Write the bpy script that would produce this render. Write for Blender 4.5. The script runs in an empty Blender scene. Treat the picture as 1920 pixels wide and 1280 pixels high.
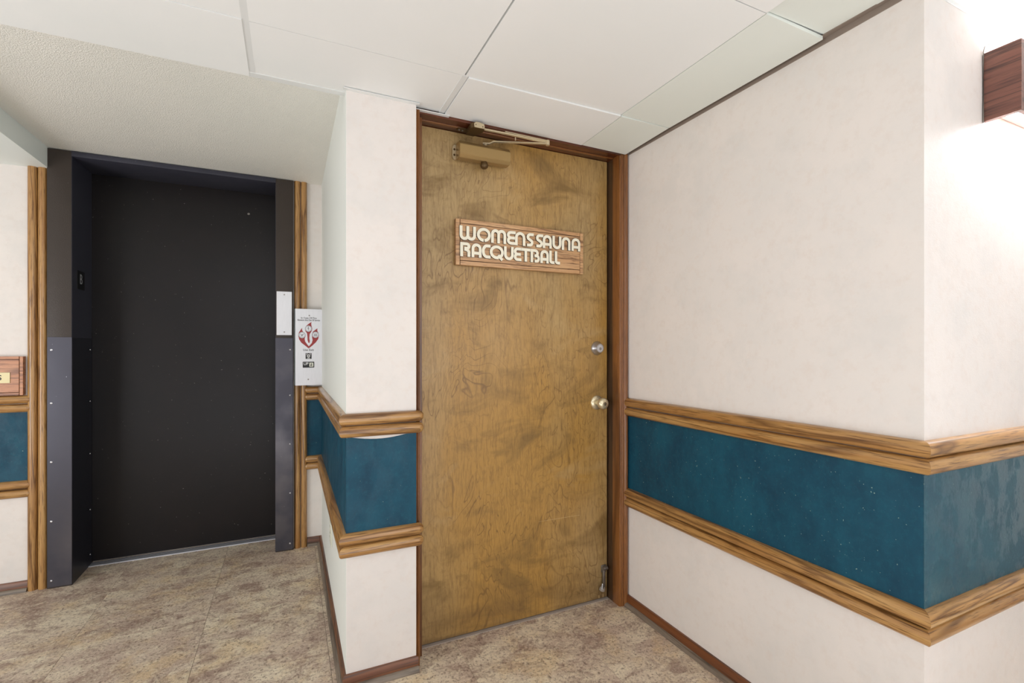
import bpy, bmesh, math, random
from mathutils import Vector, Matrix
random.seed(4)
S = bpy.context.scene
COL = S.collection
PI = math.pi

# ------------------------------------------------------------------ camera, light, exposure
F_PX, HORIZON, EYE = 901.0, 653.0, 1.162
cam_d = bpy.data.cameras.new('camera'); cam = bpy.data.objects.new('camera', cam_d); COL.objects.link(cam)
cam_d.sensor_width = 36; cam_d.lens = F_PX / 1920 * 36; cam_d.shift_y = (HORIZON - 640) / 1920; cam_d.clip_start = 0.02
cam.location = (0, 0, EYE); cam.rotation_euler = (PI / 2, 0, -math.radians(24.94)); S.camera = cam

w = bpy.data.worlds.new('world'); S.world = w; w.use_nodes = True
w.node_tree.nodes['Background'].inputs[0].default_value = (0.95, 0.97, 1, 1)
w.node_tree.nodes['Background'].inputs[1].default_value = 0.3
S.view_settings.view_transform = 'Standard'; S.view_settings.look = 'None'
S.view_settings.gamma = 1; S.view_settings.use_curve_mapping = False
S.view_settings.exposure = 0.0

def area(name, loc, target, sx, sy, power, color=(1, 1, 1)):
    d = bpy.data.lights.new(name, 'AREA'); d.shape = 'RECTANGLE'; d.size = sx; d.size_y = sy; d.energy = power; d.color = color
    o = bpy.data.objects.new(name, d); COL.objects.link(o); o.location = loc
    o.rotation_euler = (Vector(target) - Vector(loc)).to_track_quat('-Z', 'Y').to_euler()
    return o
area('hall_light_left', (-2.4, 1.0, 0.9), (0.1, 2.3, 1.6), 1.2, 1.4, 34, (0.96, 0.985, 1.01))
area('fill_light_behind', (1.6, -1.2, 1.3), (0.6, 2.0, 1.3), 1.2, 1.4, 16, (0.955, 0.985, 1.035))  # added fill from behind the viewpoint, not a fixture of the hall
area('sheen_fill_light', (-0.25, -1.4, 1.9), (-0.1, 3.0, 1.5), 0.8, 0.5, 11, (0.955, 0.985, 1.04))  # added fill, placed so its reflection gives the elevator door a sheen
area('bounce_light', (-0.1, -0.5, 0.3), (-0.1, 0.2, 2.1), 2.2, 1.4, 28, (0.945, 0.985, 1.05))  # added upward light near the floor to brighten the ceiling

# ------------------------------------------------------------------ materials
def lin(c):
    return tuple(((v / 255) / 12.92 if v / 255 <= 0.04045 else ((v / 255 + 0.055) / 1.055) ** 2.4) for v in c) + (1,)

class MT:
    """small node helper"""
    def __init__(s, name):
        s.m = bpy.data.materials.new(name); s.m.use_nodes = True; s.t = s.m.node_tree
        s.b = s.t.nodes['Principled BSDF']; s.pos = s.t.nodes.new('ShaderNodeNewGeometry').outputs['Position']
        s.rnd = s.t.nodes.new('ShaderNodeObjectInfo').outputs['Random']
    def n(s, kind, **kw):
        nd = s.t.nodes.new(kind)
        for k, v in kw.items(): setattr(nd, k, v)
        return nd
    def put(s, sock, v):
        if isinstance(v, bpy.types.NodeSocket): s.t.links.new(v, sock)
        else: sock.default_value = v
    def math(s, op, a, b=0.0, clamp=False):
        nd = s.n('ShaderNodeMath', operation=op, use_clamp=clamp); s.put(nd.inputs[0], a); s.put(nd.inputs[1], b); return nd.outputs[0]
    def scale(s, vec, sc, off=None):
        nd = s.n('ShaderNodeVectorMath', operation='MULTIPLY'); s.put(nd.inputs[0], vec); s.put(nd.inputs[1], sc)
        if off is None: return nd.outputs[0]
        c = s.n('ShaderNodeCombineXYZ'); s.put(c.inputs[0], off); s.put(c.inputs[1], off); s.put(c.inputs[2], off)
        a = s.n('ShaderNodeVectorMath', operation='ADD'); s.put(a.inputs[0], nd.outputs[0]); s.put(a.inputs[1], c.outputs[0]); return a.outputs[0]
    def noise(s, vec, sc, detail=3, rough=0.5, dist=0.0):
        nd = s.n('ShaderNodeTexNoise'); s.put(nd.inputs['Vector'], vec); nd.inputs['Scale'].default_value = sc
        nd.inputs['Detail'].default_value = detail; nd.inputs['Roughness'].default_value = rough; nd.inputs['Distortion'].default_value = dist
        return nd.outputs[0]
    def ramp(s, fac, stops):
        nd = s.n('ShaderNodeValToRGB'); s.put(nd.inputs[0], fac); e = nd.color_ramp.elements
        while len(e) < len(stops): e.new(0.5)
        for i, (p, c) in enumerate(stops):
            e[i].position = p; e[i].color = c if len(c) == 4 else lin(c)
        return nd.outputs[0]
    def vr(s, fac, a, b, lo=0.0, hi=1.0):
        nd = s.n('ShaderNodeMapRange'); s.put(nd.inputs[0], fac)
        for i, v in enumerate((a, b, lo, hi)): nd.inputs[i + 1].default_value = v
        return nd.outputs[0]
    def mix(s, fac, a, b, mode='MIX'):
        nd = s.n('ShaderNodeMix', data_type='RGBA', blend_type=mode); s.put(nd.inputs[0], fac)
        s.put(nd.inputs[6], a if isinstance(a, bpy.types.NodeSocket) or len(a) == 4 else lin(a))
        s.put(nd.inputs[7], b if isinstance(b, bpy.types.NodeSocket) or len(b) == 4 else lin(b)); return nd.outputs[2]
    def bump(s, h, strength, dist):
        nd = s.n('ShaderNodeBump'); s.put(nd.inputs['Height'], h); nd.inputs['Strength'].default_value = strength
        nd.inputs['Distance'].default_value = dist; s.t.links.new(nd.outputs[0], s.b.inputs['Normal'])
    def fin(s, color, rough=0.5, metal=0.0, spec=0.5, coat=0.0):
        s.put(s.b.inputs['Base Color'], color if isinstance(color, bpy.types.NodeSocket) or len(color) == 4 else lin(color))
        s.put(s.b.inputs['Roughness'], rough); s.b.inputs['Metallic'].default_value = metal
        s.b.inputs['Specular IOR Level'].default_value = spec; s.b.inputs['Coat Weight'].default_value = coat
        s.b.inputs['Coat Roughness'].default_value = 0.25
        return s.m

M = {}
def wallpaper(name, base, deep, spot):
    m = MT(name)
    a = m.noise(m.pos, 4.5, 4, 0.6); b = m.noise(m.pos, 34, 4, 0.65); c = m.noise(m.pos, 260, 2)
    col = m.mix(m.vr(a, 0.35, 0.7), base, deep)
    col = m.mix(m.vr(b, 0.50, 0.72, 0, 0.6), col, spot)
    col = m.mix(m.vr(m.noise(m.scale(m.pos, (1, 1, 1), 3.0), 7, 5, 0.65), 0.5, 0.66, 0, 0.35), col, (216, 212, 207))
    m.bump(m.math('ADD', b, m.math('MULTIPLY', c, 0.5)), 0.12, 0.003)
    return m.fin(col, 0.55, spec=0.3)
M['paper'] = wallpaper('wallpaper_cream', (231, 223, 216), (226, 220, 214), (224, 213, 204))
def teal(name, base, deep, pale, r0, r1, spec=0.35):
    m = MT(name)
    v = m.scale(m.pos, (1.0, 1.0, 0.6))
    a = m.noise(v, 9, 5, 0.65); b = m.noise(m.pos, 70, 4, 0.7); c = m.noise(m.pos, 150, 1, 0.5)
    col = m.mix(m.vr(a, 0.35, 0.65), base, deep)
    col = m.mix(m.vr(b, 0.5, 0.8, 0, 0.5), col, pale)
    col = m.mix(m.vr(c, 0.76, 0.80, 0, 0.8), col, (150, 175, 160))
    p = m.noise(v, 16, 4, 0.7)
    m.bump(m.math('ADD', b, m.math('MULTIPLY', a, 0.6)), 0.25, 0.003)
    return m.fin(col, m.vr(p, 0.46, 0.56, r0, r1), spec=spec)
M['teal'] = teal('wallpaper_teal', (6, 75, 96), (0, 57, 79), (18, 92, 108), 0.48, 0.58)
M['teal_sheen'] = teal('wallpaper_teal_painted_sheen', (24, 84, 100), (14, 70, 88), (44, 106, 116), 0.30, 0.56, 0.85)  # same teal made paler: gloss sheen on the near wall put into the colour

def wood(name, axis, pale, mid, dark, rough=0.35, ring=7.0, along=0.05, coat=0.3, poros=0.6):
    m = MT(name)
    sc = [1.0, 1.0, 1.0]; sc[axis] = along
    off = m.math('MULTIPLY', m.rnd, 7.3)
    v = m.scale(m.pos, tuple(sc), off)
    big = m.noise(v, 9, 3, 0.5, 0.6)
    rings = m.math('ABSOLUTE', m.math('SUBTRACT', m.math('FRACT', m.math('MULTIPLY', big, ring)), 0.5))
    fine = m.noise(v, 260, 3, 0.6)
    midn = m.noise(v, 45, 4, 0.6)
    col = m.mix(m.vr(midn, 0.3, 0.7), pale, mid)
    col = m.mix(m.vr(rings, 0.0, 0.16, 0.75, 0.0), col, dark)
    col = m.mix(m.vr(fine, 0.52, 0.68, 0.0, poros), col, dark)
    m.bump(fine, 0.15, 0.001)
    return m.fin(col, rough, coat=coat)
for ax, k in enumerate('xyz'):
    M['rail_' + k] = wood('oak_rail_' + k, ax, (192, 150, 92), (160, 112, 60), (82, 46, 18), 0.3, 9.0, 0.045, 0.4, 0.8)
    M['base_' + k] = wood('baseboard_wood_' + k, ax, (124, 72, 34), (98, 52, 24), (56, 30, 14), 0.4)
    M['shoe_' + k] = wood('shoe_wood_' + k, ax, (136, 124, 110), (112, 98, 84), (74, 62, 52), 0.45, coat=0.1)
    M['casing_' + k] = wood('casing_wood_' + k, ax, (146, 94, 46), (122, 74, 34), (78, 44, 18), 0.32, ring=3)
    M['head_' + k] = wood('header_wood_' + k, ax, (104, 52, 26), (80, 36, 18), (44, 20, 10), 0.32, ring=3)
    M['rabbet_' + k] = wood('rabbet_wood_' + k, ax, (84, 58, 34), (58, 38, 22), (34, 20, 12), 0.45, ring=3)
    M['sign_' + k] = wood('sign_oak_' + k, ax, (206, 164, 118), (190, 142, 94), (96, 58, 30), 0.45, ring=9, along=0.06, poros=0.85)
M['sconce_wood'] = wood('dark_oak_laminate', 1, (122, 78, 62), (96, 56, 46), (46, 26, 24), 0.4, ring=10)
M['plaque'] = wood('plaque_oak', 0, (196, 138, 98), (180, 116, 76), (96, 52, 30), 0.45, ring=11, along=0.07)
M['groove'] = MT('dark_groove').fin((48, 22, 12), 0.6)

def door_mat():
    m = MT('birch_door_veneer')
    v1 = m.scale(m.pos, (1.0, 1.0, 0.42))
    blot = m.noise(m.scale(m.pos, (1.6, 1.0, 2.6)), 2.1, 4, 0.6, 0.8)
    warm = m.noise(v1, 1.7, 3, 0.5)
    warp = m.noise(v1, 5.0, 3, 0.5, 0.9)
    lines = m.math('ABSOLUTE', m.math('SUBTRACT', m.math('FRACT', m.math('MULTIPLY', warp, 17)), 0.5))
    mask = m.vr(m.noise(m.pos, 3.1, 2), 0.42, 0.6)
    lf = m.math('MULTIPLY', m.vr(lines, 0.0, 0.09, 0.8, 0.0), m.vr(mask, 0, 1, 0.25, 1.0))
    fine = m.noise(m.scale(m.pos, (1, 1, 0.09)), 190, 3, 0.65, 0.3)
    curl = m.noise(m.scale(m.pos, (1, 1, 0.35)), 60, 3, 0.6, 1.0)
    col = m.mix(m.vr(warm, 0.38, 0.62), (176, 148, 100), (176, 134, 66))
    col = m.mix(m.vr(blot, 0.52, 0.68, 0, 0.8), col, (122, 94, 48))
    col = m.mix(m.vr(blot, 0.42, 0.28, 0, 0.5), col, (188, 158, 108))
    col = m.mix(m.vr(curl, 0.5, 0.72, 0, 0.4), col, (120, 88, 46))
    col = m.mix(m.vr(fine, 0.46, 0.72, 0, 0.5), col, (108, 78, 40))
    col = m.mix(lf, col, (112, 80, 40))
    # dirt kicked along the foot of the door
    z = m.n('ShaderNodeSeparateXYZ'); m.put(z.inputs[0], m.pos)
    foot = m.math('MULTIPLY', m.vr(z.outputs[2], 0.22, 0.0, 0, 0.8), m.vr(m.noise(m.scale(m.pos, (1, 1, 3)), 5, 4, 0.6), 0.3, 0.6))
    col = m.mix(foot, col, (104, 78, 46))
    m.bump(m.math('ADD', m.math('MULTIPLY', lf, -0.8), m.math('ADD', m.math('MULTIPLY', fine, 0.5), curl)), 0.22, 0.0015)
    return m.fin(col, m.vr(blot, 0.3, 0.7, 0.34, 0.46), coat=0.12)
M['door'] = door_mat()

def floor_mat():
    m = MT('mottled_vinyl_tile')
    off = m.math('MULTIPLY', m.rnd, 11.0)
    v = m.scale(m.pos, (1, 1, 1), off)
    vs = m.scale(m.pos, (0.85, 1.2, 1), off)
    a = m.noise(vs, 3.6, 5, 0.65, 0.6); b = m.noise(vs, 9, 6, 0.72, 0.5); c = m.noise(v, 110, 5, 0.8); d = m.noise(v, 30, 6, 0.78); o_ = m.noise(vs, 6.5, 4, 0.6, 0.4); f_ = m.noise(v, 55, 6, 0.8, 0.6)
    o2 = m.noise(m.scale(m.pos, (1, 1, 1), 4.7), 5.5, 5, 0.65, 0.5)
    col = m.mix(m.vr(a, 0.40, 0.60), (228, 213, 188), (200, 178, 160))
    col = m.mix(m.vr(o2, 0.50, 0.64, 0, 0.6), col, (218, 190, 146))
    col = m.mix(m.vr(b, 0.47, 0.62, 0, 0.85), col, (158, 132, 118))
    col = m.mix(m.vr(d, 0.53, 0.64, 0, 0.6), col, (236, 224, 196))
    col = m.mix(m.vr(f_, 0.54, 0.62, 0, 0.65), col, (128, 106, 92))
    col = m.mix(m.vr(c, 0.54, 0.62, 0, 0.75), col, (96, 80, 68))
    col = m.mix(m.vr(c, 0.43, 0.36, 0, 0.65), col, (236, 226, 204))
    m.bump(m.math('ADD', c, d), 0.4, 0.003)
    return m.fin(col, m.vr(d, 0.3, 0.7, 0.55, 0.38), spec=0.35)
M['floor'] = floor_mat()
M['subfloor'] = MT('dark_tile_joint').fin((70, 58, 46), 0.9)

def tile_mat():
    m = MT('white_ceiling_panel')
    a = m.noise(m.pos, 2.2, 3); 
    col = m.mix(m.vr(a, 0.35, 0.65), (240, 240, 237), (236, 237, 234))
    return m.fin(col, 0.6, spec=0.3)
M['tile'] = tile_mat()
M['tile_greenish'] = MT('ceiling_panel_offwhite').fin((228, 232, 224), 0.6, spec=0.3)
M['tee'] = MT('painted_tee_bar').fin((226, 227, 224), 0.45)
M['angle_shade'] = MT('wall_angle_painted_shade').fin((138, 124, 112), 0.5)  # shadow gap between tiles and right wall painted as a brown strip
M['plenum'] = MT('dark_plenum').fin((40, 38, 36), 0.9)
def popcorn():
    m = MT('textured_plaster')
    n1 = m.noise(m.pos, 230, 2, 0.5); n2 = m.noise(m.pos, 70, 3, 0.6); big = m.noise(m.pos, 2, 3)
    col = m.mix(m.vr(big, 0.3, 0.7), (244, 241, 232), (238, 236, 227))
    m.bump(m.math('ADD', n1, m.math('MULTIPLY', n2, 0.4)), 0.7, 0.005)
    return m.fin(col, 0.42, spec=0.5)
M['popcorn'] = popcorn()
M['bulk'] = MT('painted_bulkhead_white').fin((236, 242, 238), 0.5)
M['pier_side'] = MT('pale_green_grey_side').fin((236, 239, 233), 0.55)  # pale green-grey colour for the pier's side face
def elev(name, base, scuff, rough, bumpy=0.0, metal=0.0):
    m = MT(name)
    a = m.noise(m.pos, 3.0, 4, 0.6); s = m.noise(m.pos, 120, 1)
    col = m.mix(m.vr(a, 0.4, 0.7), base, scuff)
    col = m.mix(m.vr(s, 0.79, 0.82, 0, 0.6), col, (150, 145, 140))
    g = m.noise(m.pos, 260, 2)
    m.bump(g, bumpy, 0.002)
    return m.fin(col, rough, metal=metal, spec=0.3)
M['elev_frame'] = elev('dark_brown_enamel', (66, 58, 53), (60, 53, 48), 0.38, 0.5)
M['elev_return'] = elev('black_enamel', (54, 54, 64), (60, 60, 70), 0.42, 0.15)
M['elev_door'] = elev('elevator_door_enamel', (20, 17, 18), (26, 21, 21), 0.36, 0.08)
def kick():
    m = MT('scuffed_dark_metal')
    sw = m.n('ShaderNodeTexWave', wave_type='RINGS', rings_direction='SPHERICAL')
    m.put(sw.inputs['Vector'], m.scale(m.pos, (1, 1, 1), -0.3)); sw.inputs['Scale'].default_value = 1.1; sw.inputs['Distortion'].default_value = 6; sw.inputs['Detail'].default_value = 2
    a = m.noise(m.pos, 6, 3)
    col = m.mix(m.math('MULTIPLY', sw.outputs[1], m.vr(a, 0.4, 0.65)), (74, 73, 82), (98, 95, 100))
    s = m.noise(m.pos, 150, 1)
    col = m.mix(m.vr(s, 0.8, 0.82), col, (200, 200, 205))
    return m.fin(col, m.vr(a, 0.3, 0.7, 0.42, 0.28), metal=0.55)
M['kick'] = kick()
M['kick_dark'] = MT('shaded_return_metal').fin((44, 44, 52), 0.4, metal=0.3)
def steel(name, c, r, ax=2):
    m = MT(name); sc = [60.0, 60.0, 60.0]; sc[ax] = 1.5
    n = m.noise(m.scale(m.pos, tuple(sc)), 12, 3); return m.fin(m.mix(n, c, tuple(v * 0.9 for v in c)), m.vr(n, 0, 1, r, r + 0.12), metal=0.75)
M['steel'] = steel('brushed_stainless_steel', (225, 225, 228), 0.36)
M['steel_side'] = MT('dark_steel_box_side').fin((74, 84, 84), 0.5, metal=0.3)
M['chrome'] = MT('bright_steel').fin((190, 190, 192), 0.25, metal=0.9)
M['chrome_dark'] = MT('worn_grey_steel').fin((140, 136, 130), 0.35, metal=0.8)
M['nickel'] = MT('satin_warm_nickel').fin((220, 208, 176), 0.3, metal=0.75)
M['bronze'] = MT('gold_bronze_paint').fin((168, 140, 92), 0.26, metal=0.55)
M['bronze_dark'] = MT('dark_bronze_paint').fin((92, 70, 40), 0.4, metal=0.5)
M['closer_light'] = MT('pale_bronze_metal').fin((206, 190, 158), 0.3, metal=0.6)
M['letter'] = MT('cream_letter_face').fin((240, 234, 212), 0.4)
M['letter_side'] = MT('dark_letter_edge').fin((40, 34, 28), 0.6)
M['black'] = MT('black_plastic').fin((22, 22, 24), 0.4)
M['ink_black'] = MT('matt_black_plate').fin((12, 12, 14), 0.6)
M['scratch'] = MT('bare_pale_wood').fin((206, 178, 128), 0.6)
M['ink'] = MT('black_print').fin((30, 28, 28), 0.5)
M['white'] = MT('white_print').fin((232, 232, 230), 0.5)
M['greytext'] = MT('silver_print').fin((165, 165, 168), 0.5)
M['red'] = MT('red_print').fin((156, 52, 52), 0.45)
M['redpale'] = MT('faded_red_print').fin((176, 92, 90), 0.45)
M['brass'] = MT('brushed_brass_plate').fin((196, 182, 140), 0.4, metal=0.3)
M['ivory'] = MT('ivory_plastic').fin((222, 222, 206), 0.4)
M['sill'] = MT('aluminium_sill').fin((216, 216, 224), 0.45, metal=0.3)
M['threshold'] = MT('worn_grey_blue_threshold').fin((168, 156, 146), 0.5)
M['white_metal'] = MT('white_enamel_fixture').fin((235, 235, 232), 0.4)
e = MT('fluorescent_tube'); e.b.inputs['Emission Color'].default_value = (0.93, 0.96, 1, 1); e.b.inputs['Emission Strength'].default_value = 165; M['tube'] = e.fin((255, 255, 255), 0.5)
M['rubber'] = MT('pale_rubber').fin((150, 140, 128), 0.7)

# ------------------------------------------------------------------ mesh helpers
def link(name, bm, mat, parent=None, smooth=False, extra=()):
    bmesh.ops.recalc_face_normals(bm, faces=bm.faces[:])
    me = bpy.data.meshes.new(name); bm.to_mesh(me); bm.free()
    for x in (mat,) + tuple(extra): me.materials.append(M[x])
    if smooth:
        for p in me.polygons: p.use_smooth = True
        me.set_sharp_from_angle(angle=math.radians(40))
    o = bpy.data.objects.new(name, me); COL.objects.link(o)
    if parent is not None: o.parent = parent
    return o
def tag(o, label=None, cat=None, group=None, kind=None):
    if label: o['label'] = label
    if cat: o['category'] = cat
    if group: o['group'] = group
    if kind: o['kind'] = kind
    return o
def empty(name, loc=(0, 0, 0)):
    o = bpy.data.objects.new(name, None); COL.objects.link(o); o.location = (0, 0, 0); o.empty_display_size = 0.05
    return o
def place(root):
    """move a thing's Empty to the base of its parts; parts keep their place"""
    pts = []
    def rec(o):
        for c in [k for k in bpy.data.objects if k.parent == o]:
            if c.type == 'MESH': pts.extend([v.co.copy() for v in c.data.vertices])
            rec(c)
    rec(root)
    lo = [min(p[i] for p in pts) for i in range(3)]; hi = [max(p[i] for p in pts) for i in range(3)]
    b = Vector(((lo[0] + hi[0]) / 2, (lo[1] + hi[1]) / 2, lo[2]))
    root.location = b
    for c in [k for k in bpy.data.objects if k.parent == root]:
        c.matrix_parent_inverse = Matrix.Translation(-b)
def box(bm, x0, x1, y0, y1, z0, z1, bev=0.0, seg=2):
    r = bmesh.ops.create_cube(bm, size=1.0)
    vs = r['verts']
    for v in vs:
        v.co = Vector((x0 + (v.co.x + .5) * (x1 - x0), y0 + (v.co.y + .5) * (y1 - y0), z0 + (v.co.z + .5) * (z1 - z0)))
    if bev > 0:
        es = {e for v in vs for e in v.link_edges}
        bmesh.ops.bevel(bm, geom=list(es), offset=bev, segments=seg, profile=0.5, affect='EDGES')
    return vs
def bx(name, mat, parent, *a, bev=0.0, seg=2):
    bm = bmesh.new(); box(bm, *a, bev=bev, seg=seg); return link(name, bm, mat, parent, smooth=bev > 0)
def lathe(bm, prof, origin, axis, n=24):
    """prof: (radius, height) pairs along axis"""
    axis = Vector(axis).normalized(); q = axis.to_track_quat('Z', 'Y').to_matrix()
    rings = []
    for r, h in prof:
        if r < 1e-6: rings.append([bm.verts.new(Vector(origin) + q @ Vector((0, 0, h)))])
        else: rings.append([bm.verts.new(Vector(origin) + q @ Vector((r * math.cos(2 * PI * i / n), r * math.sin(2 * PI * i / n), h))) for i in range(n)])
    for a, b in zip(rings, rings[1:]):
        for i in range(n):
            j = (i + 1) % n
            if len(a) == 1 and len(b) == 1: continue
            if len(a) == 1: bm.faces.new((a[0], b[i], b[j]))
            elif len(b) == 1: bm.faces.new((a[i], a[j], b[0]))
            else: bm.faces.new((a[i], a[j], b[j], b[i]))
def tube(bm, pts, r, n=10):
    pts = [Vector(p) for p in pts]; rings = []
    for i, p in enumerate(pts):
        d = (pts[min(i + 1, len(pts) - 1)] - pts[max(i - 1, 0)]).normalized()
        q = d.to_track_quat('Z', 'Y').to_matrix()
        rings.append([bm.verts.new(p + q @ Vector((r * math.cos(2 * PI * k / n), r * math.sin(2 * PI * k / n), 0))) for k in range(n)])
    for a, b in zip(rings, rings[1:]):
        for k in range(n): bm.faces.new((a[k], a[(k + 1) % n], b[(k + 1) % n], b[k]))
    bm.faces.new(rings[0]); bm.faces.new(rings[-1])
def prism(bm, poly, place_fn, depth0, depth1, side_index=0):
    """poly in (u,v); place_fn(u,v,d) -> 3d"""
    a = [bm.verts.new(place_fn(u, v, depth0)) for u, v in poly]; b = [bm.verts.new(place_fn(u, v, depth1)) for u, v in poly]
    bm.faces.new(a); bm.faces.new(b)
    n = len(poly)
    for i in range(n):
        f = bm.faces.new((a[i], a[(i + 1) % n], b[(i + 1) % n], b[i])); f.material_index = side_index
def half_round(h, d, n=8):
    """profile of a half-round moulding h high and d deep: list of (out, up)"""
    return [(d * math.sin(PI * i / n) ** 0.68 if 0 < i < n else 0.0, h / 2 - h / 2 * math.cos(PI * i / n)) for i in range(n + 1)]
def offset_path(path, d):
    out = []
    for i, p in enumerate(path):
        p = Vector(p)
        ns = []
        if i > 0: t = (p - Vector(path[i - 1])).normalized(); ns.append(Vector((t.y, -t.x)))
        if i < len(path) - 1: t = (Vector(path[i + 1]) - p).normalized(); ns.append(Vector((t.y, -t.x)))
        if len(ns) == 1: out.append(p + ns[0] * d)
        else:
            b = (ns[0] + ns[1]).normalized(); out.append(p + b * (d / b.dot(ns[0])))
    return out
def moulding(path, prof, z0, seg, round0=False, round1=False, zc=None):
    """one mitred run (segment seg) of a moulding that follows path; outward = right side of travel"""
    bm = bmesh.new()
    cols = [offset_path(path, d) for d, _ in prof]
    t = (Vector(path[seg + 1]) - Vector(path[seg])).normalized()
    h = sum(z for _, z in prof) / len(prof)
    def ring(idx, s=1.0, ext=0.0):
        r = []
        for k, (d, z) in enumerate(prof):
            if s < 1.0:
                base = Vector(path[idx]); full = cols[k][idx]; q = base + (full - base) * max(s, 0.0)
            else: q = cols[k][idx]
            q = q + t * ext
            r.append(bm.verts.new((q.x, q.y, z0 + h + (z - h) * max(s, 0.05))))
        return r
    rings = []
    R = max(d for d, _ in prof) * 0.8
    if round0:
        for a in (80, 55, 30): rings.append(ring(seg, math.cos(math.radians(a)), R - R * math.sin(math.radians(a)) - R))
    rings.append(ring(seg))
    rings.append(ring(seg + 1))
    if round1:
        for a in (30, 55, 80): rings.append(ring(seg + 1, math.cos(math.radians(a)), R * math.sin(math.radians(a))))
    for a, b in zip(rings, rings[1:]):
        for k in range(len(prof) - 1): bm.faces.new((a[k], a[k + 1], b[k + 1], b[k]))
        bm.faces.new((a[-1], a[0], b[0], b[-1]))
    bm.faces.new(rings[0]); bm.faces.new(rings[-1])
    return bm
def text_mesh(name, body, size, mat, parent, origin, xdir=(1, 0, 0), zdir=(0, 0, 1), sx=1.0, depth=0.0003, bold=0.0, align='CENTER'):
    c = bpy.data.curves.new(name, 'FONT'); c.body = body; c.size = size; c.extrude = depth; c.align_x = align; c.align_y = 'CENTER'; c.offset = bold
    t = bpy.data.objects.new(name + '_tmp', c); COL.objects.link(t)
    dg = bpy.context.evaluated_depsgraph_get(); dg.update()
    me = bpy.data.meshes.new_from_object(t.evaluated_get(dg)); bpy.data.objects.remove(t)
    X = Vector(xdir) * sx; Z = Vector(zdir); N = Vector(xdir).cross(Z)
    mt = Matrix(((X.x, Z.x, N.x, origin[0]), (X.y, Z.y, N.y, origin[1]), (X.z, Z.z, N.z, origin[2]), (0, 0, 0, 1)))
    me.transform(mt); me.name = name; me.materials.clear(); me.materials.append(M[mat])
    o = bpy.data.objects.new(name, me); COL.objects.link(o); o.parent = parent
    return o

# ------------------------------------------------------------------ dimensions
XR, YC = 1.398, 0.636          # right wall plane, its near corner
YP, XP0, XP1 = 1.728, 0.179, 0.420   # pier front, pier left face, pier right edge
YD = 1.845                     # sauna door face
YE = 3.08                      # elevator wall
YF = 3.05                      # elevator frame face
ZT = 2.046                     # hung ceiling
ZU = 2.134                     # textured ceiling
XL, XE, YB = -2.9, 3.3, -2.4   # far limits of the room
T0, T1 = 0.530, 0.856          # teal band

def struct(name, bm_or_none, mat=None, label=None, cat='wall', **kw):
    o = link(name, bm_or_none, mat, None, **kw) if bm_or_none is not None else empty(name)
    return tag(o, label, cat, None, 'structure')
def wall(name, label, boxes, mat='paper'):
    bm = bmesh.new()
    for b in boxes: box(bm, *b)
    return struct(name, bm, mat, label, 'wall')

# ------------------------------------------------------------------ floor
fl = struct('floor', None, None, 'mottled tan and brown square vinyl tile floor', 'floor')
fb = bx('floor_slab', 'subfloor', fl, XL, XE, YB, 3.4, -0.06, -0.003)
GX, GY, TS = 0.139, 1.510, 0.4585
fbm = bmesh.new(); box(fbm, -TS / 2 + .0006, TS / 2 - .0006, -TS / 2 + .0006, TS / 2 - .0006, -0.003, 0.0)
ft = link('floor_tile', fbm, 'floor', fl); fme = ft.data; first = True
for i in range(-7, 7):
    for j in range(-9, 4):
        x = GX + (i + .5) * TS; y = GY + (j + .5) * TS
        if x - TS / 2 < XL or x + TS / 2 > XE or y - TS / 2 < YB: continue
        if first: o = ft; first = False
        else: o = ft.copy(); COL.objects.link(o)
        o.location = (x, y, 0)

# ------------------------------------------------------------------ walls
wb = wall('wall_back', 'cream papered wall around the elevator with teal band', [
    (XL, -1.058, YE, YE + .1, 0, 2.2), (-1.06, 0.025, YE + .26, YE + .36, 0, 2.2), (0.023, XP0 + .05, YE, YE + .1, 0, 2.2)])
bx('teal_band', 'teal', wb, XL, -1.137, YE - .0012, YE, T0, T1); bx('teal_band', 'teal', wb, 0.0998, XP0, YE - .0012, YE, T0, T1)
wp = wall('wall_middle', 'cream papered pier between elevator alcove and sauna door', [(XP0, XP1, YP, YE + .02, 0, ZU + .05)])
# pier front teal sheet sags away from the rail above it
bm = bmesh.new()
top = [(XP0 + (XP1 - XP0) * t, T1 + .004 - 0.0145 * math.sin(PI * min(1, t * 1.08)) ** 0.9) for t in [i / 12 for i in range(13)]]
poly = [(XP1, T0), (XP0, T0)] + top
prism(bm, poly, lambda u, v, d: (u, d, v), YP - .0014, YP)
link('teal_band', bm, 'teal', wp)
bx('teal_band', 'teal', wp, XP0 - .0012, XP0, YP, YE, T0, T1)
for a in (T1, ): bx('side_face', 'pier_side', wp, XP0 - .0006, XP0, YP + .001, YE, T1, ZU)
bx('side_face', 'pier_side', wp, XP0 - .0006, XP0, YP + .001, YE, 0, T0)
wr = wall('wall_right', 'cream papered wall right of the sauna door with deep teal band', [(XR, XR + .1, YC + .1, 1.95, 0, 2.2), (XR, XR + .1, YC, YC + .1, 0, 2.2)])
bx('teal_band', 'teal', wr, XR - .0012, XR, YC, 1.76, T0, T1)
wn = wall('wall_near', 'cream papered wall under the bracket lamp past the right corner', [(XR + .1, XE, YC, YC + .1, 0, 2.2)])
bx('paper_face', 'paper', wn, XR, XR + .1, YC - .0005, YC, 0, 2.2)
bx('teal_band', 'teal_sheen', wn, XR - .0012, XE, YC - .0018, YC - .0005, T0, T1)
wall('wall_door', 'wall panel closing the opening above and beside the sauna door', [(XP1, XR, 1.90, 1.98, 0, 2.2)])
wall('wall_left', 'plain cream hall wall at the far left', [(XL - .1, XL, YB, YE + .1, 0, 2.2)])
wall('wall_rear', 'plain cream hall wall behind the viewpoint', [(XL, XE, YB - .1, YB, 0, 2.2)])
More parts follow.
